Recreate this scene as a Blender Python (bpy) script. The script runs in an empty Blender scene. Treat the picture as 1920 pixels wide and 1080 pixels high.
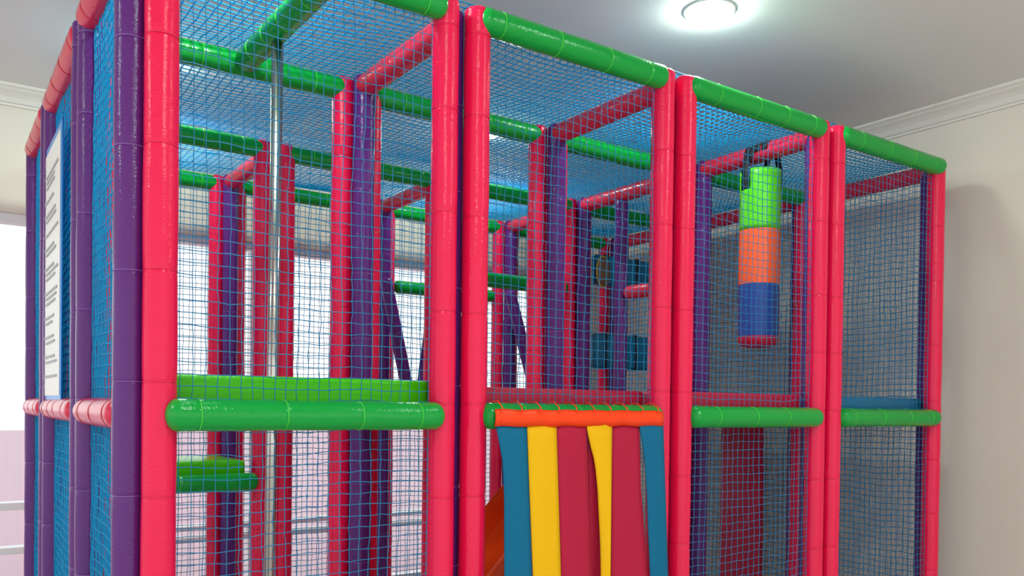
import bpy, bmesh, math, random
from mathutils import Vector, Matrix, noise

# ------------------------------------------------------------------ camera, sky, exposure
SC = bpy.context.scene
COL = SC.collection
Z0 = 1.25                                   # height of the middle rails above the floor
CAM = Vector((-0.41527, -2.23411, Z0 + 0.03312))
YAW, PITCH, ROLL = 0.60483, -0.01287, 0.01267
FPX, PPY = 1579.99, 781.23

cam_data = bpy.data.cameras.new('camera')
cam = bpy.data.objects.new('camera', cam_data)
COL.objects.link(cam)
fw = Vector((math.sin(YAW) * math.cos(PITCH), math.cos(YAW) * math.cos(PITCH), math.sin(PITCH)))
rt = Vector((math.cos(YAW), -math.sin(YAW), 0))
up = rt.cross(fw)
rt2 = math.cos(ROLL) * rt + math.sin(ROLL) * up
up2 = -math.sin(ROLL) * rt + math.cos(ROLL) * up
m = Matrix((rt2, up2, -fw)).transposed().to_4x4()
m.translation = CAM
cam.matrix_world = m
cam_data.sensor_width = 36
cam_data.lens = FPX * 36 / 1920
cam_data.shift_y = (PPY - 540) / 1920
cam_data.clip_start = 0.02
SC.camera = cam

world = bpy.data.worlds.new('overcast_sky')
SC.world = world
world.use_nodes = True
bg = world.node_tree.nodes['Background']
bg.inputs[0].default_value = (0.98, 0.99, 1.0, 1)
bg.inputs[1].default_value = 1.55
LAMP_POWER = 170.0                           # emission of every ceiling lamp's diffuser
SC.view_settings.view_transform = 'Standard'
SC.view_settings.look = 'None'
SC.view_settings.gamma = 1
SC.view_settings.use_curve_mapping = False
SC.view_settings.exposure = 0.0

# ------------------------------------------------------------------ materials
def lin(c):
    return tuple(((v / 255 + 0.055) / 1.055) ** 2.4 if v > 10 else v / 255 / 12.92 for v in c)

def mat(name, rgb, rough=0.4, spec=0.5, metal=0.0, bump=None, trans=0.0, coat=0.0):
    """bump = (scale xyz, strength, distance)"""
    M = bpy.data.materials.new(name)
    M.use_nodes = True
    nt = M.node_tree
    b = nt.nodes['Principled BSDF']
    b.inputs['Base Color'].default_value = (*lin(rgb), 1)
    b.inputs['Roughness'].default_value = rough
    b.inputs['Specular IOR Level'].default_value = spec
    b.inputs['Metallic'].default_value = metal
    if coat:
        b.inputs['Coat Weight'].default_value = coat
        b.inputs['Coat Roughness'].default_value = 0.06
    if bump:
        tc = nt.nodes.new('ShaderNodeTexCoord')
        oi = nt.nodes.new('ShaderNodeObjectInfo')
        mp = nt.nodes.new('ShaderNodeMapping')
        ad = nt.nodes.new('ShaderNodeVectorMath'); ad.operation = 'MULTIPLY_ADD'
        no = nt.nodes.new('ShaderNodeTexNoise')
        bp = nt.nodes.new('ShaderNodeBump')
        mp.inputs['Scale'].default_value = bump[0]
        cb = nt.nodes.new('ShaderNodeCombineXYZ')
        for k in range(3):
            nt.links.new(oi.outputs['Random'], cb.inputs[k])
        ad.inputs[1].default_value = (40, 40, 40)
        nt.links.new(tc.outputs['Object'], mp.inputs['Vector'])
        nt.links.new(cb.outputs[0], ad.inputs[0])
        nt.links.new(mp.outputs[0], ad.inputs[2])
        nt.links.new(ad.outputs[0], no.inputs['Vector'])
        no.inputs['Detail'].default_value = 3
        bp.inputs['Strength'].default_value = bump[1]
        bp.inputs['Distance'].default_value = bump[2]
        nt.links.new(no.outputs[0], bp.inputs['Height'])
        nt.links.new(bp.outputs[0], b.inputs['Normal'])
    if trans:
        tr = nt.nodes.new('ShaderNodeBsdfTranslucent')
        tr.inputs[0].default_value = (*lin(rgb), 1)
        mx = nt.nodes.new('ShaderNodeMixShader')
        mx.inputs[0].default_value = trans
        out = nt.nodes['Material Output']
        nt.links.new(b.outputs[0], mx.inputs[1])
        nt.links.new(tr.outputs[0], mx.inputs[2])
        nt.links.new(mx.outputs[0], out.inputs[0])
    return M

VIN = ((26, 26, 60), 0.3, 0.004)
VINH = ((40, 26, 26), 0.3, 0.004)
M = dict(
    pink=mat('pink_vinyl', (236, 20, 76), 0.12, 0.34, bump=VIN),
    pink_tie=mat('crimson_cable_tie', (226, 26, 74), 0.3),
    purple=mat('purple_vinyl', (92, 34, 116), 0.1, 0.34, bump=VIN),
    purple_tie=mat('lilac_seam_highlight', (130, 80, 160), 0.3),  # lighter than the sleeve: the seam's highlight is painted into the tie colour
    green=mat('green_vinyl', (0, 154, 56), 0.15, 0.34, bump=VINH),
    green_tie=mat('lime_cable_tie', (70, 205, 60), 0.3),
    red=mat('rose_vinyl', (214, 44, 76), 0.15, 0.34, bump=VINH),
    red_tie=mat('red_cable_tie', (190, 30, 50), 0.35),
    net=mat('blue_cord', (34, 140, 192), 0.5, 0.4, trans=0.3),
    roof_net=mat('cyan_cord', (0, 176, 226), 0.5, 0.4, trans=0.5),
    lime=mat('lime_vinyl', (66, 188, 0), 0.22, 0.25, bump=VIN),
    crimson=mat('crimson_vinyl', (182, 26, 62), 0.45, 0.3, bump=VIN),
    teal=mat('teal_vinyl', (0, 116, 160), 0.4, bump=VIN),
    yellow=mat('yellow_vinyl', (238, 180, 0), 0.6, 0.2, bump=((9, 9, 9), 0.15, 0.01)),
    strip_teal=mat('teal_strip_vinyl', (0, 102, 140), 0.6, 0.2, bump=((9, 9, 9), 0.15, 0.01)),
    strip_crimson=mat('crimson_strip_vinyl', (180, 24, 60), 0.6, 0.2, bump=((9, 9, 9), 0.15, 0.01)),
    orange=mat('orange_vinyl', (252, 66, 12), 0.25, 0.3, bump=VIN),
    slide=mat('orange_slide_plastic', (255, 84, 26), 0.2),
    bag_lime=mat('bag_lime_vinyl', (92, 214, 30), 0.2, bump=VIN),
    bag_orange=mat('bag_orange_vinyl', (255, 96, 40), 0.3, bump=VIN),
    bag_blue=mat('bag_blue_vinyl', (22, 62, 150), 0.4, bump=VIN),
    strap=mat('black_webbing', (22, 24, 34), 0.7),
    steel=mat('polished_steel', (198, 194, 186), 0.18, metal=1.0),
    white_frame=mat('white_window_frame', (236, 238, 240), 0.35),
    wall=mat('cream_wall_paint', (226, 216, 205), 0.75, 0.2, bump=((120, 120, 120), 0.04, 0.002)),
    ceiling=mat('white_ceiling_paint', (226, 224, 220), 0.8, 0.2, bump=((90, 90, 90), 0.04, 0.002)),
    cornice=mat('white_cornice_paint', (228, 222, 214), 0.6),
    floor=mat('pale_floor', (222, 216, 212), 0.5),
    paving=mat('pink_paving', (196, 168, 178), 0.8, bump=((3, 3, 3), 0.2, 0.01)),
    board=mat('blue_printed_board', (0, 128, 214), 0.3),
    sheet=mat('white_printed_sheet', (238, 236, 230), 0.45),
    ink=mat('grey_print', (182, 182, 186), 0.6),
    ink_red=mat('red_print', (214, 150, 150), 0.6),
    lamp_ring=mat('white_lamp_rim', (200, 205, 202), 0.4),
    brown=mat('mottled_brown_vinyl', (128, 98, 70), 0.5, bump=VIN),
    brown_edge=mat('yellow_piping', (214, 196, 60), 0.5),
)
def emit(name, rgb, s):
    A = bpy.data.materials.new(name); A.use_nodes = True
    nt = A.node_tree; nt.nodes.clear()
    e = nt.nodes.new('ShaderNodeEmission'); o = nt.nodes.new('ShaderNodeOutputMaterial')
    e.inputs[0].default_value = (*rgb, 1); e.inputs[1].default_value = s
    nt.links.new(e.outputs[0], o.inputs[0]); return A
M['lamp'] = emit('lamp_diffuser', (0.8, 1.0, 0.9), LAMP_POWER)
def glass(name):
    A = bpy.data.materials.new(name); A.use_nodes = True
    nt = A.node_tree; nt.nodes.clear()
    o = nt.nodes.new('ShaderNodeOutputMaterial'); t = nt.nodes.new('ShaderNodeBsdfTransparent')
    g = nt.nodes.new('ShaderNodeBsdfGlossy'); x = nt.nodes.new('ShaderNodeMixShader')
    t.inputs[0].default_value = (0.96, 0.98, 0.98, 1); g.inputs['Roughness'].default_value = 0.02
    x.inputs[0].default_value = 0.05
    nt.links.new(t.outputs[0], x.inputs[1]); nt.links.new(g.outputs[0], x.inputs[2]); nt.links.new(x.outputs[0], o.inputs[0])
    return A
M['glass'] = glass('window_glass')

# ------------------------------------------------------------------ helpers
def link_mesh(name, me, parent=None, loc=(0, 0, 0), rot=(0, 0, 0)):
    o = bpy.data.objects.new(name, me); COL.objects.link(o)
    o.location = loc; o.rotation_euler = rot
    if parent: o.parent = parent
    return o

def to_mesh(name, bm, material, smooth=True):
    me = bpy.data.meshes.new(name)
    bmesh.ops.recalc_face_normals(bm, faces=bm.faces[:])
    bm.to_mesh(me); bm.free()
    me.materials.append(material)
    if smooth:
        me.shade_smooth()
    return me

def obj(name, bm, material, parent=None, loc=(0, 0, 0), rot=(0, 0, 0), smooth=True):
    return link_mesh(name, to_mesh(name, bm, material, smooth), parent, loc, rot)

def tag(o, label, cat, group=None, kind=None):
    o['label'] = label
    o['category'] = cat
    if group: o['group'] = group
    if kind: o['kind'] = kind
    return o

def empty(name, loc, rz, label, cat, group=None):
    o = bpy.data.objects.new(name, None); COL.objects.link(o)
    o.empty_display_size = 0.1
    o.location = loc; o.rotation_euler = (0, 0, rz)
    return tag(o, label, cat, group)

def structure(o):
    o['kind'] = 'structure'
    return o

def box(bm, x0, x1, y0, y1, z0, z1, bevel=0.0, seg=2):
    vs = [bm.verts.new((x, y, z)) for x in (x0, x1) for y in (y0, y1) for z in (z0, z1)]
    fs = [(0, 1, 3, 2), (4, 6, 7, 5), (0, 4, 5, 1), (2, 3, 7, 6), (0, 2, 6, 4), (1, 5, 7, 3)]
    faces = [bm.faces.new([vs[i] for i in f]) for f in fs]
    if bevel:
        es = set(e for f in faces for e in f.edges)
        bmesh.ops.bevel(bm, geom=list(es), offset=bevel, segments=seg, profile=0.5, affect='EDGES')
    return bm

def lathe(bm, prof, n=28, wob=0.0, seed=0.0, mtx=None, skip=None):
    """prof = [(r, z)] from bottom to top; poles where r == 0"""
    rings = []
    for r, z in prof:
        if r < 1e-6:
            rings.append([bm.verts.new((0, 0, z))])
        else:
            ring = []
            for k in range(n):
                a = 2 * math.pi * k / n
                rr = r
                if wob:
                    rr += wob * noise.noise(Vector((math.cos(a) * 1.6 + seed, math.sin(a) * 1.6, z * 5 + seed)))
                ring.append(bm.verts.new((rr * math.cos(a), rr * math.sin(a), z)))
            rings.append(ring)
    for q, (A, B) in enumerate(zip(rings, rings[1:])):
        for k in range(n):
            if skip and skip(q, k): continue
            k2 = (k + 1) % n
            if len(A) == 1 and len(B) == 1: continue
            if len(A) == 1: bm.faces.new((A[0], B[k], B[k2]))
            elif len(B) == 1: bm.faces.new((A[k], A[k2], B[0]))
            else: bm.faces.new((A[k], A[k2], B[k2], B[k]))
    if mtx is not None:
        bmesh.ops.transform(bm, matrix=mtx, verts=bm.verts[:])
    return bm

def torus(bm, R, r, n=28, m_=6):
    vs = [[bm.verts.new(((R + r * math.cos(b)) * math.cos(a), (R + r * math.cos(b)) * math.sin(a), r * math.sin(b)))
           for b in (2 * math.pi * j / m_ for j in range(m_))] for a in (2 * math.pi * i / n for i in range(n))]
    for i in range(n):
        for j in range(m_):
            bm.faces.new((vs[i][j], vs[(i + 1) % n][j], vs[(i + 1) % n][(j + 1) % m_], vs[i][(j + 1) % m_]))
    return bm

def tube(bm, pts, r, n=8, caps=True):
    pts = [Vector(p) for p in pts]
    rings = []
    t0 = (pts[1] - pts[0]).normalized()
    nrm = t0.orthogonal().normalized()
    for i, p in enumerate(pts):
        t = (pts[min(i + 1, len(pts) - 1)] - pts[max(i - 1, 0)]).normalized()
        nrm = (nrm - t * nrm.dot(t)).normalized()
        b = t.cross(nrm)
        rr = r[i] if isinstance(r, (list, tuple)) else r
        rings.append([bm.verts.new(p + rr * (math.cos(a) * nrm + math.sin(a) * b)) for a in (2 * math.pi * k / n for k in range(n))])
    for A, B in zip(rings, rings[1:]):
        for k in range(n):
            bm.faces.new((A[k], A[(k + 1) % n], B[(k + 1) % n], B[k]))
    if caps:
        bm.faces.new(rings[0][::-1]); bm.faces.new(rings[-1])
    return bm

def band(bm, pts, width_dir, w, t):
    """flat webbing strap along pts"""
    pts = [Vector(p) for p in pts]; wd = Vector(width_dir).normalized() * w / 2
    rings = []
    for i, p in enumerate(pts):
        tg = (pts[min(i + 1, len(pts) - 1)] - pts[max(i - 1, 0)]).normalized()
        nn = tg.cross(wd).normalized() * t / 2
        rings.append([bm.verts.new(p + s) for s in (wd + nn, -wd + nn, -wd - nn, wd - nn)])
    for A, B in zip(rings, rings[1:]):
        for k in range(4):
            bm.faces.new((A[k], A[(k + 1) % 4], B[(k + 1) % 4], B[k]))
    bm.faces.new(rings[0][::-1]); bm.faces.new(rings[-1])
    return bm

# plan of the play frame: columns along the front, rows in depth
XS = [0.0, 0.924, 1.8390, 2.7654, 3.6941]
YS = [0.0, 0.7711, 1.7074, 2.4712]
H = Z0 + 1.2674
PR = 0.0415                                # padded post radius
DX, DY = 0.0571, 0.0640                    # post offsets from the grid crossing

def on_y(px, py, y):                        # where a sight line of the photograph meets the plane y
    d = fw + rt2 * ((px - 960) / FPX) - up2 * ((py - PPY) / FPX)
    return CAM + d * ((y - CAM.y) / d.y)

# ------------------------------------------------------------------ the room
RX, BY, CZ = 3.994, 2.846, Z0 + 1.632
bm = bmesh.new(); box(bm, -5, RX + 0.12, -5, BY + 0.12, -0.1, 0)
structure(obj('floor', bm, M['floor'], smooth=False))
bm = bmesh.new(); box(bm, -5, RX + 0.12, -5, BY + 0.12, CZ, CZ + 0.1)
structure(obj('ceiling', bm, M['ceiling'], smooth=False))
bm = bmesh.new(); box(bm, RX, RX + 0.12, -5, BY + 0.12, 0, CZ)
structure(obj('wall_right', bm, M['wall'], smooth=False))
WIN = [(-4.4, 0.22, 0.10, Z0 + 1.0), (0.34, 3.35, 0.10, Z0 + 1.0)]        # x0, x1, z0, z1
bm = bmesh.new()
box(bm, -5, WIN[0][0], BY, BY + 0.12, 0, CZ)
box(bm, WIN[0][1], WIN[1][0], BY, BY + 0.12, 0, CZ)
box(bm, WIN[1][1], RX, BY, BY + 0.12, 0, CZ)
for w in WIN:
    box(bm, w[0], w[1], BY, BY + 0.12, w[3], CZ)
    box(bm, w[0], w[1], BY, BY + 0.12, 0, w[2])
structure(obj('wall_back', bm, M['wall'], smooth=False))
for n, (x0, x1, z0, z1) in enumerate(WIN):
    bm = bmesh.new()
    y0, y1 = BY + 0.01, BY + 0.09
    t = 0.035
    box(bm, x0, x1, y0, y1, z1 - 0.05, z1, 0.004)
    box(bm, x0, x1, y0, y1, z0, z0 + t, 0.004)
    box(bm, x0, x0 + t, y0, y1, z0, z1, 0.004); box(bm, x1 - t, x1, y0, y1, z0, z1, 0.004)
    if n == 0:
        box(bm, x0, x1, y0 - 0.01, y1, Z0 - 0.545, Z0 - 0.505, 0.004)
        box(bm, x0, x1, y0 - 0.01, y1, Z0 - 0.775, Z0 - 0.74, 0.004)
        box(bm, -2.2, -2.15, y0, y1, z0, z1, 0.004)
    else:
        box(bm, x0, x1, y0 - 0.03, y1, Z0 - 0.785, Z0 - 0.757, 0.004)
        box(bm, x0, x1, y0 - 0.03, y1, Z0 - 0.712, Z0 - 0.69, 0.004)
        box(bm, 1.18, 1.22, y0, y1, z0, z1, 0.004)
    wf = structure(obj('window_%d' % (n + 1), bm, M['white_frame'], smooth=False))
    bm = bmesh.new(); box(bm, x0 + 0.01, x1 - 0.01, BY + 0.048, BY + 0.054, z0 + 0.01, z1 - 0.01)
    obj('window_pane', bm, M['glass'], wf, smooth=False)
def cornice(name, a, b, inward, n=1):
    # stepped and coved profile: (distance from wall, distance below ceiling)
    prof = [(0, 0), (0.115, 0), (0.115, 0.012), (0.098, 0.018), (0.088, 0.026), (0.066, 0.036), (0.046, 0.05), (0.034, 0.066), (0.03, 0.072), (0.016, 0.076), (0.016, 0.086), (0, 0.086)]
    bm = bmesh.new(); a = Vector(a); b = Vector(b); inward = Vector(inward)
    A = [bm.verts.new(a + inward * p + Vector((0, 0, -q))) for p, q in prof]
    B = [bm.verts.new(b + inward * p + Vector((0, 0, -q))) for p, q in prof]
    for k in range(len(prof)):
        k2 = (k + 1) % len(prof); bm.faces.new((A[k], A[k2], B[k2], B[k]))
    bm.faces.new(A); bm.faces.new(B[::-1])
    return structure(obj(name, bm, M['cornice'], smooth=False))
cornice('trim_1', (RX, -5, CZ), (RX, BY, CZ), (-1, 0, 0))
cornice('trim_2', (-5, BY, CZ), (RX - 0.115, BY, CZ), (0, -1, 0))
bm = bmesh.new(); box(bm, -30, 40, BY + 0.13, 40, -0.25, -0.05)
structure(obj('ground', bm, M['paving'], smooth=False))

# ceiling lamps
def ceiling_light(x, y, label):
    t = empty('ceiling_light', (x, y, CZ), 0, label, 'ceiling light', 'round lamps on the ceiling')
    bm = bmesh.new()
    lathe(bm, [(0.094, 0.0), (0.104, 0.0), (0.103, -0.006), (0.096, -0.009), (0.094, 0.0)], 40)
    obj('rim', bm, M['lamp_ring'], t)
    bm = bmesh.new()
    lathe(bm, [(0.0, -0.042)] + [(0.094 * math.sin(a), -0.004 - 0.038 * math.cos(a)) for a in (0.25, 0.5, 0.75, 1.0, 1.25, 1.5)] + [(0.094, -0.001)], 40)
    obj('diffuser', bm, M['lamp'], t)
ceiling_light(2.157, 0.129, 'glowing round ceiling lamp in open view above the green top rails')
ceiling_light(2.24, 1.905, 'ceiling lamp glowing through the blue roof netting')
ceiling_light(0.45, 1.905, 'ceiling lamp hidden behind the thick pink corner post')
ceiling_light(0.36, 0.15, 'ceiling lamp above the roof netting of the steel-pole bay')
ceiling_light(0.30, -1.45, 'ceiling lamp in front of the play frame, near its left corner')
ceiling_light(2.157, -1.55, 'ceiling lamp in front of the play frame, towards the right wall')
ceiling_light(-1.75, 0.30, 'ceiling lamp beside the purple left side of the play frame')

# ------------------------------------------------------------------ padded tubes with cable ties
_cache = {}
def tie_heights(L, step, seed):
    rnd = random.Random(seed)
    z, out = step * (0.35 + 0.4 * rnd.random()), []
    while z < L - 0.06:
        out.append(z); z += step * (0.85 + 0.3 * rnd.random())
    return out

def padded_mesh(L, r, colour, seed, dome0, dome1, step):
    key = (round(L, 4), round(r, 4), colour, seed, dome0, dome1, step)
    if key in _cache: return _cache[key]
    ties = tie_heights(L, step, seed)
    def rad(z):
        k = r
        for t in ties:
            d = abs(z - t)
            k -= 0.0014 * math.exp(-(d / 0.005) ** 2) + 0.0007 * math.exp(-(d / 0.04) ** 2)
        return k
    zs = [i * L / max(2, int(L / 0.03)) for i in range(int(L / 0.03) + 1)]
    for t in ties: zs += [t - 0.012, t - 0.006, t - 0.003, t, t + 0.003, t + 0.006, t + 0.012]
    prof = []
    lo, hi = dome0 * 1.02, L - dome1 * 1.02
    zs = sorted(z for z in zs if lo < z < hi)
    if dome0:
        prof += [(0, 0)] + [(r * math.sin(a), dome0 * (1 - math.cos(a))) for a in (0.3, 0.6, 0.9, 1.2, 1.5)]
    else: prof += [(0, 0), (r, 0)]
    prof += [(rad(z), z) for z in zs]
    if dome1:
        prof += [(r * math.sin(a), L - dome1 * (1 - math.cos(a))) for a in (1.5, 1.2, 0.9, 0.6, 0.3)] + [(0, L)]
    else: prof += [(r, L), (0, L)]
    bm = lathe(bmesh.new(), prof, 32, 0.0011, seed * 3.7)
    _cache[key] = (to_mesh('padded_tube', bm, M[colour]), ties)
    return _cache[key]

def tie_mesh(r, colour):
    key = ('tie', r, colour)
    if key not in _cache:
        _cache[key] = to_mesh('cable_tie', torus(bmesh.new(), r - 0.0014, 0.0016), M[colour + '_tie'])
    return _cache[key]

def padded(name, parent, p0, p1, r, colour, seed=0, dome=(0, 0), step=0.285, ties=True, tie_name='cable_tie'):
    p0, p1 = Vector(p0), Vector(p1)
    me, th = padded_mesh((p1 - p0).length, r, colour, seed, dome[0], dome[1], step)
    q = (p1 - p0).to_track_quat('Z', 'Y').to_euler()
    o = link_mesh(name, me, parent, p0, q)
    if ties:
        tm = tie_mesh(r, colour)
        for z in th:
            link_mesh(tie_name, tm, o, (0, 0, z))
    return o

# ------------------------------------------------------------------ netting
def net_bm(bm, P, nu, nv, cord, skip=None):
    """P(u, v) -> point on the sheet; nu x nv knots joined by square-section cords"""
    K = [[P(i, j) for j in range(nv)] for i in range(nu)]
    def run(line):
        rings = []
        for i, p in enumerate(line):
            t = (line[min(i + 1, len(line) - 1)] - line[max(i - 1, 0)]).normalized()
            a = t.orthogonal().normalized() if abs(t.z) > 0.5 else Vector((0, 0, 1)) - t * t.z
            a.normalize(); b = t.cross(a)
            rings.append([bm.verts.new(p + cord * (x * a + y * b)) for x, y in ((1, 0), (0, 1), (-1, 0), (0, -1))])
        for A, B in zip(rings, rings[1:]):
            for k in range(4):
                bm.faces.new((A[k], A[(k + 1) % 4], B[(k + 1) % 4], B[k]))
    for i in range(nu): run(K[i])
    for j in range(nv): run([K[i][j] for i in range(nu)])
    return bm

MODULES = []
_nets = {}
def net_sheet(w, h, seed, cell=0.031, cord=0.0015, sag=0.012, material='net'):
    key = (round(w, 3), round(h, 3), seed, cell, cord, material)
    if key in _nets: return _nets[key]
    rnd = random.Random(seed)
    nu, nv = max(3, round(w / cell) + 1), max(3, round(h / cell) + 1)
    jit = {}
    def P(i, j):
        if (i, j) not in jit:
            jit[(i, j)] = (rnd.uniform(-1, 1), rnd.uniform(-1, 1), rnd.uniform(-1, 1))
        a, b, c = jit[(i, j)]
        u, v = i / (nu - 1), j / (nv - 1)
        e = min(1, 4 * min(u, 1 - u) + 0.25)
        dx = 0.0024 * a + 0.007 * noise.noise(Vector((u * 2.5 + seed, v * 4, 3.1)))
        dz = 0.0024 * b + 0.010 * noise.noise(Vector((u * 3 + seed, v * 4, 9.7))) - 0.010 * math.sin(math.pi * u) * (0.3 + 0.7 * noise.noise(Vector((seed, v * 2, 0))))
        dy = 0.0015 * c + sag * math.sin(math.pi * u) * noise.noise(Vector((u * 2, v * 3 + seed, 1.3)))
        if 0 < u < 1: x = u * w + dx * e
        else: x = u * w + dx * 0.2
        return Vector((x - w / 2, dy, v * h + dz * e))
    bm = net_bm(bmesh.new(), P, nu, nv, cord)
    _nets[key] = to_mesh('net', bm, M[material], smooth=True)
    return _nets[key]

# ------------------------------------------------------------------ frames of the play structure
TOPZ = H - 0.045
BR = 0.0415
def frame(axis, i, j, label, group, post='pink', beam='green', upper=True, lower=True, mid=True,
          push=0.0, posts=(True, True), seed=0, mid_ext=(0.0, 0.0), top_ext=(0.0, 0.0), cat='playground module', cord=0.00125, net='net'):
    if axis == 'x':
        a, b, c, d, rz = XS[i], XS[i + 1], YS[j], DX, 0.0
        base = ((a + b) / 2, c, 0)
    else:
        a, b, c, d, rz = YS[j], YS[j + 1], XS[i], DY, math.pi / 2
        base = (c, (a + b) / 2, 0)
    t = empty('play_module', base, rz, label, cat, group)
    MODULES.append(t)
    half = (b - a) / 2 - d
    for k, s in enumerate((-1, 1)):
        if posts[k]:
            padded('post', t, (s * half, 0, 0), (s * half, 0, H), PR, post, (seed + k) % 4, (0, 0.02))
    # rails: rounded ends lap over the posts they are tied to
    padded('top_rail', t, (-half - 0.012 - top_ext[0], push, TOPZ), (half + 0.012 + top_ext[1], push, TOPZ), BR, beam, seed % 3, (0.03, 0.03), 0.2)
    if mid:
        padded('middle_rail', t, (-half + 0.012 - mid_ext[0], push * 1.4, Z0), (half + mid_ext[1], push * 1.4, Z0), BR, beam, (seed + 1) % 3, (0.032, 0.032), 0.2)
    w = 2 * half - 0.03
    if upper:
        link_mesh('net', net_sheet(w, H - 0.075 - Z0, seed, cord=cord, material=net), t, (0, 0, Z0 + 0.012))
    if lower:
        link_mesh('net', net_sheet(w, Z0 - 0.04, seed + 50, cord=cord, material=net), t, (0, 0, 0.03))
    return t

GF = 'netted front frames'
frame('x', 0, 0, 'front frame with thick pink posts around the lime pad and steel pole', GF, push=-0.026, seed=0, mid_ext=(0.008, -0.016), top_ext=(0.0, -0.026))
frame('x', 1, 0, 'front frame with pink posts that carries the striped strip curtain', GF, push=-0.02, lower=False, seed=1, mid_ext=(0.0, -0.02), top_ext=(0.0, -0.026))
frame('x', 2, 0, 'front frame with pink posts in front of the hanging punching bag', GF, push=-0.02, seed=2, mid_ext=(0.0, -0.012), top_ext=(0.0, -0.022))
frame('x', 3, 0, 'front frame at the right end, beside the cream wall', GF, push=-0.02, seed=3, mid_ext=(0.0, -0.012), top_ext=(0.0, -0.006))
GL = 'purple frames of the left side'
frame('y', 0, 0, 'purple side frame next to the thick pink corner post', GL, 'purple', 'red', push=0.008, seed=0, cord=0.0026, net='roof_net')
frame('y', 0, 1, 'purple side frame holding the white printed rules sheet', GL, 'purple', 'red', push=0.008, seed=1, cord=0.0026, net='roof_net')
frame('y', 0, 2, 'purple side frame farthest back, nearest the bright window', GL, 'purple', 'red', push=0.008, seed=2, cord=0.0026, net='roof_net')
BAY = ['steel-pole bay', 'strip-curtain bay', 'punching-bag bay', 'right-end bay']
ROW = ['front', 'second', 'third', 'back']
for j in (1, 2, 3):
    for i in range(4):
        frame('x', i, j, 'pink-posted frame with green rails across the %s row of the %s' % (ROW[j], BAY[i]),
              'inner and back cross frames', upper=(j == 3), lower=(j == 3 ), mid=(j == 3 or i > 0),
              posts=((i, j) != (3, 1), True), seed=i + j, cord=0.0017)
DIV = ['', 'between the steel-pole and strip-curtain bays', 'between the strip-curtain and punching-bag bays',
       'between the punching-bag and right-end bays', 'on the right side along the cream wall']
PLACE = ['front', 'middle', 'rear']
for i in (1, 2, 3, 4):
    for j in range(3):
        if j == 1 and i in (1, 2): continue     # open passage
        frame('y', i, j, '%s purple-posted frame with rose rails %s' % (PLACE[j], DIV[i]), 'inner and right-hand purple frames',
              'purple', 'red', upper=(i == 4), lower=(i == 4), seed=i + 2 * j + 1, cord=0.0019)
        if (i, j) == (3, 1):                    # this one has a thin middle post and a short handrail
            mod = MODULES[-1]; yc = (YS[1] + YS[2]) / 2
            padded('post', mod, (1.31 - yc, 0, Z0 + 0.04), (1.31 - yc, 0, TOPZ - 0.03), 0.037, 'purple', 2, (0.01, 0.01))
            padded('handrail', mod, (1.27 - yc, 0, Z0 + 0.667), (YS[1] + 0.1 - yc, 0, Z0 + 0.667), 0.038, 'red', 0, (0.03, 0.03))

# roof netting: one sheet laid over all top rails, dipping between them
rnd = random.Random(5)
def dip(v, lst):
    for a, b in zip(lst, lst[1:]):
        if a <= v <= b: return math.sin(math.pi * (v - a) / (b - a))
    return 0
nu, nv = 121, 82
W_, D_ = XS[4] - XS[0], YS[3] - YS[0]
def roofP(i, j):
    x, y = i / (nu - 1) * W_, j / (nv - 1) * D_
    z = H + 0.004 - 0.03 * dip(x, XS) * dip(y, YS) + 0.006 * noise.noise(Vector((x * 3, y * 3, 0)))
    return Vector((x + rnd.uniform(-1, 1) * 0.0025 + 0.006 * noise.noise(Vector((x * 3, y * 4, 5))), y + rnd.uniform(-1, 1) * 0.0025 + 0.006 * noise.noise(Vector((x * 4, y * 3, 9))), z))
rn = obj('roof_net', net_bm(bmesh.new(), roofP, nu, nv, 0.0023), M['roof_net'])
tag(rn, 'cyan blue netting stretched over the top of the whole play frame', 'net')

# ------------------------------------------------------------------ decks and pads
def pad(name, x0, x1, y0, y1, z0, z1, material, label, cat, group=None, bev=0.012, seam=None):
    bm = bmesh.new(); box(bm, x0, x1, y0, y1, z0, z1, bev, 3)
    o = obj(name, bm, M[material])
    return tag(o, label, cat, group)
x = lambda i, s: XS[i] + s * (DX + PR + 0.004)
pad('barrier_pad', x(0, 1) - 0.03, x(1, -1) + 0.03, 0.045, 0.12, Z0 - 0.02, Z0 + 0.106, 'lime', 'lime green pad behind the near green rail by the steel pole', 'pad')
GD = 'deck pads'
pad('deck_pad', x(1, 1) - 0.02, x(2, -1) + 0.02, 0.05, YS[1] - 0.06, Z0 + 0.02, Z0 + 0.093, 'crimson', 'crimson deck pad above the strip curtain', 'deck pad', GD)
pad('deck_pad', x(2, 1) - 0.02, x(3, -1) + 0.02, 0.05, YS[1] - 0.06, Z0 + 0.02, Z0 + 0.096, 'crimson', 'crimson deck pad under the hanging punching bag', 'deck pad', GD)
pad('deck_pad', x(3, 1) - 0.02, x(4, -1) + 0.05, 0.05, YS[1] - 0.06, Z0 + 0.02, Z0 + 0.095, 'teal', 'teal deck pad at the right end behind the last green rail', 'deck pad', GD)
for i in (1, 2, 3):
    pad('deck_pad', x(i, 1), x(i + 1, -1), YS[1] + 0.06, YS[2] - 0.06, Z0 + 0.02, Z0 + 0.08, 'crimson', 'crimson deck pad in the middle row of the %s' % BAY[i], 'deck pad', GD)
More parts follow.
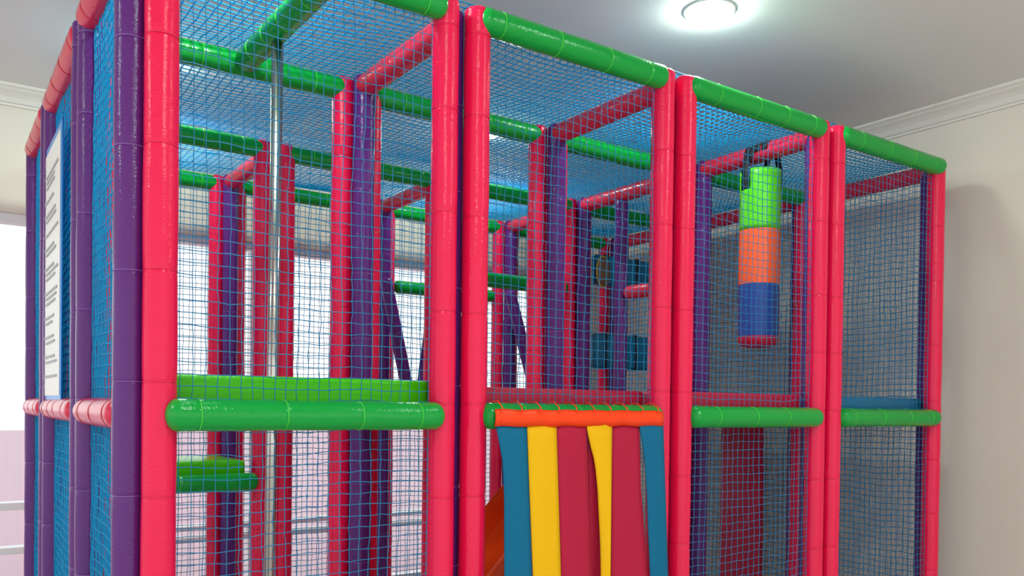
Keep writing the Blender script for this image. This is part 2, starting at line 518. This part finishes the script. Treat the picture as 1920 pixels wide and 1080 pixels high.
# low step in the pole bay
st = empty('padded_step', (XS[0] + 0.46, YS[2], Z0 - 0.36), 0, 'low green padded step inside the steel-pole bay', 'step')
padded('rail', st, (-0.4, -0.08, 0.03), (on_y(484, 900, YS[2] - 0.08).x - 0.46, -0.08, 0.03), BR, 'green', 1, (0.032, 0.032), 0.28)
bm = bmesh.new(); box(bm, -0.33, 0.33, -0.034, 0.42, 0.03, 0.125, 0.015, 3)
obj('pad', bm, M['lime'], st)

# fire pole and the green rail that carries it
px_, py0, py1 = 0.485, 0.05, YS[1]
sr = empty('padded_crossbar', (px_, 0, TOPZ), 0, 'green padded crossbar overhead that carries the steel pole', 'crossbar')
padded('sleeve', sr, (0.015, 0.03, 0.004), (0, YS[1] - 0.035, -0.004), BR, 'green', 2, (0, 0.03), 0.16)
bm = bmesh.new()
ptop, pbot = Vector((0.49, 0.41, TOPZ - 0.046)), Vector((0.497, 0.475, 0.0))
tube(bm, [ptop, ptop.lerp(pbot, 0.5), pbot], 0.0185, 24)
sp = obj('sliding_pole', bm, M['steel'])
tag(sp, 'polished steel sliding pole standing behind the lime pad', 'pole')
bm = bmesh.new(); lathe(bm, [(0, 0), (0.07, 0), (0.07, 0.006), (0.03, 0.01), (0.03, 0.03), (0, 0.03)], 24)
obj('floor_flange', bm, M['steel'], sp, pbot)

# ------------------------------------------------------------------ punching bag
bx, by, br = 2.765, 0.355, 0.092
bag = empty('punching_bag', (bx, by, Z0 + 0.34), 0, 'hanging punching bag in lime, orange and blue bands', 'punching bag')
N = 36
def seg(name, prof, material, skip=None, label=None):
    bm = lathe(bmesh.new(), prof, N, 0.0015, 2.0, skip=skip)
    o = obj(name, bm, M[material], bag)
    if skip:
        s = o.modifiers.new('thickness', 'SOLIDIFY'); s.thickness = 0.005; s.offset = -1
    if label: o['label'] = label
    return o
seg('bag_base', [(0, -0.022), (br * 0.6, -0.02), (br * 0.9, -0.01), (br, 0.012), (br, 0.03)], 'crimson', label='crimson underside of the bag')
seg('bag_band', [(br, 0.03)] + [(br + 0.001, 0.03 + 0.24 * k / 6) for k in range(1, 6)] + [(br, 0.27)], 'bag_blue', label='blue bottom band')
seg('bag_band', [(br, 0.27), (br + 0.002, 0.30), (br + 0.002, 0.40), (br + 0.001, 0.49), (br, 0.52)], 'bag_orange', label='orange middle band')
# lime band with a notch cut into its rim for the strap
lime = [(br, 0.52)] + [(br + 0.001, 0.52 + 0.275 * k / 12) for k in range(1, 13)]
notch_c = math.radians(165)
def notch(q, k):
    a = 2 * math.pi * (k + 0.5) / N
    d = (a - notch_c + math.pi) % (2 * math.pi) - math.pi
    return q >= 8 and abs(d) < 0.36
seg('bag_band', lime, 'bag_lime', skip=notch, label='lime green top band with a notch in its rim')
bm = bmesh.new(); lathe(bm, [(0, 0.60), (br - 0.01, 0.60), (br - 0.01, 0.61), (0, 0.61)], 24)
obj('filling', bm, M['strap'], bag)
bz = TOPZ - (Z0 + 0.34)
for ang, off in ((165, 0.075), (110, 0.03), (30, -0.02), (-40, -0.085)):
    a = math.radians(ang)
    bm = bmesh.new()
    e = Vector(((br - 0.006) * math.cos(a), (br - 0.006) * math.sin(a), 0.64 if ang == 165 else 0.72))
    rim_ = Vector((e.x, e.y, 0.80))
    # up to the rail and over it
    sx = -1 if math.cos(a) < 0 else 1
    loop = [Vector((sx * (BR + 0.003) * math.cos(b), off * 0.6, bz + (BR + 0.003) * math.sin(b))) for b in (0.0, 0.5, 1.0, 1.57, 2.1, 2.6, 3.14)]
    band(bm, [e, rim_] + loop, (-math.sin(a) * 0.0 + 0.0, 1, 0), 0.03, 0.003)
    obj('strap', bm, M['strap'], bag)

# ------------------------------------------------------------------ strip curtain
HY = -0.082
hl, hr = on_y(927, 783, HY), on_y(1241, 783, HY)
cur = empty('strip_curtain', ((hl.x + hr.x) / 2, HY, Z0), 0, 'strip curtain of teal, yellow and crimson vinyl under an orange band', 'curtain')
ox = (hl.x + hr.x) / 2
bm = bmesh.new()
hw = (hr.x - hl.x) / 2
nx = 40
rows = [(-0.004, 0.022), (-0.01, 0.012), (-0.012, -0.008), (-0.006, -0.031)]
g = [[bm.verts.new((-hw + 2 * hw * i / nx, yy + 0.0015 * math.sin(i * 1.3), zz + 0.0015 * math.sin(i * 0.9))) for i in range(nx + 1)] for yy, zz in rows]
for A, B in zip(g, g[1:]):
    for i in range(nx): bm.faces.new((A[i], A[i + 1], B[i + 1], B[i]))
hd = obj('header_band', bm, M['orange'], cur)
md = hd.modifiers.new('thickness', 'SOLIDIFY'); md.thickness = 0.005
for k in range(10):
    xx = -hw + 0.02 + (2 * hw - 0.05) * k / 9
    bm = bmesh.new()
    pts = [(xx, -0.016, 0.012), (xx + 0.003, -0.008, 0.03), (xx + 0.008, 0.025, 0.047), (xx + 0.01, 0.06, 0.045), (xx + 0.008, 0.088, 0.03), (xx + 0.004, 0.098, 0.0)]
    tube(bm, pts, 0.0022, 6)
    lc = obj('lacing', bm, M['orange'], cur)
def strip(mat_, left, right, yoff=0.0, bulge=0.04, twist=(0, 0), ybase=0.001):
    """left/right: x (photograph) of the strip's edges at heights given as rows of the photograph"""
    bm = bmesh.new()
    zt, zb = Z0 - 0.027, 0.12
    n = 30
    def edge(tab, r):
        if r <= tab[0][0]: return tab[0][1]
        for (r0, x0), (r1, x1) in zip(tab, tab[1:]):
            if r <= r1:
                s = (r - r0) / (r1 - r0); return x0 + (x1 - x0) * s
        (r0, x0), (r1, x1) = tab[-2:]
        return x1
    rowsv = []
    for q in range(n + 1):
        s = q / n
        z = zt + (zb - zt) * s
        y = HY + ybase + yoff - bulge * min(1, s * 1.6) ** 1.3
        row = 790 + s * 560
        e = []
        for tab, tw in ((left, twist[0]), (right, twist[1])):
            yy = y + tw * min(1, s * 3)
            e.append(Vector((on_y(edge(tab, row), row, yy).x, yy, z)))
        m_ = 6
        rowsv.append([bm.verts.new(e[0].lerp(e[1], k / m_) + Vector((-ox, -HY - 0.004 * math.sin(math.pi * k / m_) , -Z0))) for k in range(m_ + 1)])
    for A, B in zip(rowsv, rowsv[1:]):
        for k in range(len(A) - 1): bm.faces.new((A[k], A[k + 1], B[k + 1], B[k]))
    o = obj('strip', bm, M[mat_], cur)
    s = o.modifiers.new('thickness', 'SOLIDIFY'); s.thickness = 0.003
    o['label'] = {'strip_teal': 'teal strip', 'yellow': 'yellow strip', 'strip_crimson': 'crimson strip'}[mat_]
strip('strip_teal', [(790, 930), (815, 936), (847, 943), (900, 946), (1080, 947), (1350, 949)], [(790, 988), (1080, 1001), (1350, 1010)])
strip('yellow', [(790, 989), (860, 992), (1080, 1003), (1350, 1012)], [(790, 1043.5), (1080, 1054), (1350, 1060)], yoff=-0.002)
strip('strip_crimson', [(790, 1044), (1080, 1055), (1350, 1062)], [(790, 1100), (1080, 1110), (1350, 1116)])
strip('strip_crimson', [(790, 1102), (1080, 1106), (1350, 1110)], [(790, 1140), (1080, 1140), (1350, 1140)], yoff=0.022, bulge=0.0)
strip('yellow', [(790, 1100), (815, 1105), (853, 1116), (900, 1121), (1000, 1126), (1080, 1127.5), (1350, 1130)], [(790, 1148), (1080, 1145), (1350, 1143)], twist=(0.012, -0.004), yoff=-0.004)
strip('strip_crimson', [(790, 1148.5), (1080, 1146), (1350, 1146)], [(790, 1199), (900, 1202), (1080, 1217), (1350, 1226)], yoff=0.002)
strip('strip_teal', [(790, 1199), (812, 1203), (850, 1209), (900, 1213), (1000, 1217), (1080, 1221), (1350, 1228)], [(790, 1244), (1080, 1254), (1350, 1262)], yoff=-0.003)

# ------------------------------------------------------------------ slide behind the curtain
bm = bmesh.new()
path = [(1.84, -0.09), (1.72, -0.165), (1.60, -0.265), (1.48, -0.38), (1.36, -0.505), (1.24, -0.63), (1.12, -0.75), (1.0, -0.86), (0.88, -0.94), (0.74, -0.99), (0.55, -1.01)]
cs = [(0.155, -0.012), (0.178, -0.004), (0.178, 0.01), (0.164, 0.015), (0.15, 0.008), (0.145, -0.03), (0.138, -0.07), (0.12, -0.092), (0.08, -0.1), (0.0, -0.102)]
cs = [(-a, b) for a, b in cs] + [(a, b) for a, b in cs[::-1][1:]]
cy = 0.50
rings = []
for k, (px2, pz2) in enumerate(path):
    a, b = path[max(k - 1, 0)], path[min(k + 1, len(path) - 1)]
    t = Vector((b[0] - a[0], 0, b[1] - a[1])).normalized()
    nn = Vector((-t.z, 0, t.x)); nn = nn if nn.z > 0 else -nn
    rings.append([bm.verts.new(Vector((px2, cy + u, Z0 + pz2)) + nn * v) for u, v in cs])
for A, B in zip(rings, rings[1:]):
    for k in range(len(cs) - 1): bm.faces.new((A[k], A[k + 1], B[k + 1], B[k]))
sl = obj('slide', bm, M['slide'])
s = sl.modifiers.new('thickness', 'SOLIDIFY'); s.thickness = 0.008
s = sl.modifiers.new('smooth', 'SUBSURF'); s.levels = 1; s.render_levels = 2
tag(sl, 'orange trough slide seen to the left of the strip curtain', 'slide')

# ------------------------------------------------------------------ printed rules board on the left side
rb = empty('rules_board', (-0.03, 1.405, Z0 + 0.02), 0, 'white printed rules sheet on a blue board in the purple side', 'sign')
bm = bmesh.new(); box(bm, -0.003, 0.003, -0.26, 0.27, 0, 1.01, 0.002, 1)
obj('backing', bm, M['board'], rb, smooth=False)
bm = bmesh.new()
zt = 0.98
vs = [(-0.235, 0.03), (0.245, 0.03), (0.245, zt), (-0.235, zt)]
A = [bm.verts.new((-0.005, y_, z_)) for y_, z_ in vs]; bm.faces.new(A)
sh = obj('sheet', bm, M['sheet'], rb, smooth=False)
s = sh.modifiers.new('thickness', 'SOLIDIFY'); s.thickness = 0.0015
rnd = random.Random(11)
z_ = zt - 0.10
while z_ > 0.08:
    n_ = rnd.choice((1, 2, 2, 3))
    bm = bmesh.new()
    box(bm, -0.0085, -0.0066, 0.19, 0.205, z_, z_ + 0.014)
    for q in range(n_):
        L_ = rnd.uniform(0.2, 0.34)
        yy = 0.165
        while yy > 0.165 - L_:
            w_ = rnd.uniform(0.015, 0.05)
            box(bm, -0.0085, -0.0066, yy - w_, yy, z_ - q * 0.021, z_ - q * 0.021 + 0.009)
            yy -= w_ + 0.008
    o = obj('printed_text', bm, M['ink_red' if 0.33 < z_ < 0.42 else 'ink'], rb, smooth=False)
    if 0.33 < z_ < 0.42: o['label'] = 'reddish line of print'
    z_ -= n_ * 0.021 + 0.034

# ------------------------------------------------------------------ things deep inside
def tube_thing(name, p0, p1, r, colour, label, cat, seed=0, dome=(0.03, 0.03), group=None):
    p0, p1 = Vector(p0), Vector(p1)
    base = p0 if p0.z <= p1.z else p1
    t = empty(name, base, 0, label, cat, group)
    padded('sleeve', t, p0 - base, p1 - base, r, colour, seed, dome, 0.22)
    return t
yb_ = YS[3] - 0.19
vx = lambda px, py: on_y(px, py, yb_).x
GV = 'slanting purple tubes at the back'
tube_thing('slanting_tube', (vx(722, 540), yb_, Z0 + 0.78), (vx(766, 720), yb_, Z0 + 0.1), 0.038, 'purple', 'left slanting purple tube of the V seen in the steel-pole bay', 'padded tube', 1, group=GV)
tube_thing('slanting_tube', (vx(818, 540), yb_, Z0 + 0.78), (vx(779, 720), yb_ - 0.08, Z0 + 0.1), 0.038, 'purple', 'right slanting purple tube of the V, partly behind the pink post', 'padded tube', 2, group=GV)
tube_thing('slanting_tube', (vx(950, 545), yb_ - 0.03, Z0 + 0.78), (vx(1000, 720), yb_ - 0.03, Z0 + 0.1), 0.038, 'purple', 'slanting purple tube deep in the strip-curtain bay', 'padded tube', 3, group=GV)
GG = 'green bars inside the frame'
tube_thing('padded_bar', (XS[2] + 0.095, YS[3] - 0.01, Z0 + 0.758), (XS[3] - 0.095, YS[3] - 0.01, Z0 + 0.758), 0.04, 'green', 'green padded bar above the slanting purple tubes, by the window', 'padded bar', 1, group=GG)
tube_thing('padded_bar', (XS[2] + 0.1, YS[2] - 0.03, Z0 + 0.727), (XS[3] - 0.1, YS[2] - 0.03, Z0 + 0.727), 0.042, 'green', 'green padded bar seen between pink posts deep in the strip-curtain bay', 'padded bar', 2, group=GG)
def roller(p0, p1, r, label):
    p0, p1 = Vector(p0), Vector(p1)
    L = (p1 - p0).length
    t = empty('padded_mat', p0, 0, label, 'padded mat', 'teal padded mats at the back right')
    bm = bmesh.new(); box(bm, 0, L, -0.03, 0.03, -r, r, 0.018, 3)
    obj('pad', bm, M['teal'], t)
    for k in (0.12, 0.5, 0.88):
        bm = bmesh.new(); box(bm, L * k - 0.012, L * k + 0.012, -0.034, 0.034, -r - 0.003, r + 0.003, 0.003, 1)
        o = obj('strap', bm, M['strap'], t); o['label'] = 'dark webbing strap'
roller((XS[3] + 0.13, YS[2], Z0 + 0.868), (XS[4] - 0.13, YS[2], Z0 + 0.868), 0.09, 'upper teal padded mat above the rose handrail, deep inside')
roller((XS[3] + 0.13, YS[2], Z0 + 0.374), (XS[4] - 0.13, YS[2], Z0 + 0.374), 0.106, 'lower teal padded mat below the rose handrail, deep inside')
toy = empty('oval_pad', (2.925, YS[2] - 0.056, Z0 + 0.85), 0, 'small mottled brown oval pad with a yellow edge, deep inside', 'pad')
toy.scale = (0.55, 1, 1)
bm = lathe(bmesh.new(), [(0, -0.016), (0.06, -0.016), (0.086, -0.01), (0.092, 0.0), (0.086, 0.01), (0.06, 0.016), (0, 0.016)], 28, mtx=Matrix.Rotation(math.pi / 2, 4, 'X'))
obj('disc', bm, M['brown'], toy)
bm = torus(bmesh.new(), 0.091, 0.006, 32, 8); bmesh.ops.transform(bm, matrix=Matrix.Rotation(math.pi / 2, 4, 'X'), verts=bm.verts[:])
obj('edge_piping', bm, M['brown_edge'], toy)
# crimson padded panel below the deck on the right side
pad('padded_mat', XS[4] - 0.07, XS[4] - 0.02, 1.03, 1.33, 0.0, Z0 - 0.06, 'crimson', 'tall crimson padded mat under the deck of the punching-bag bay', 'padded mat')
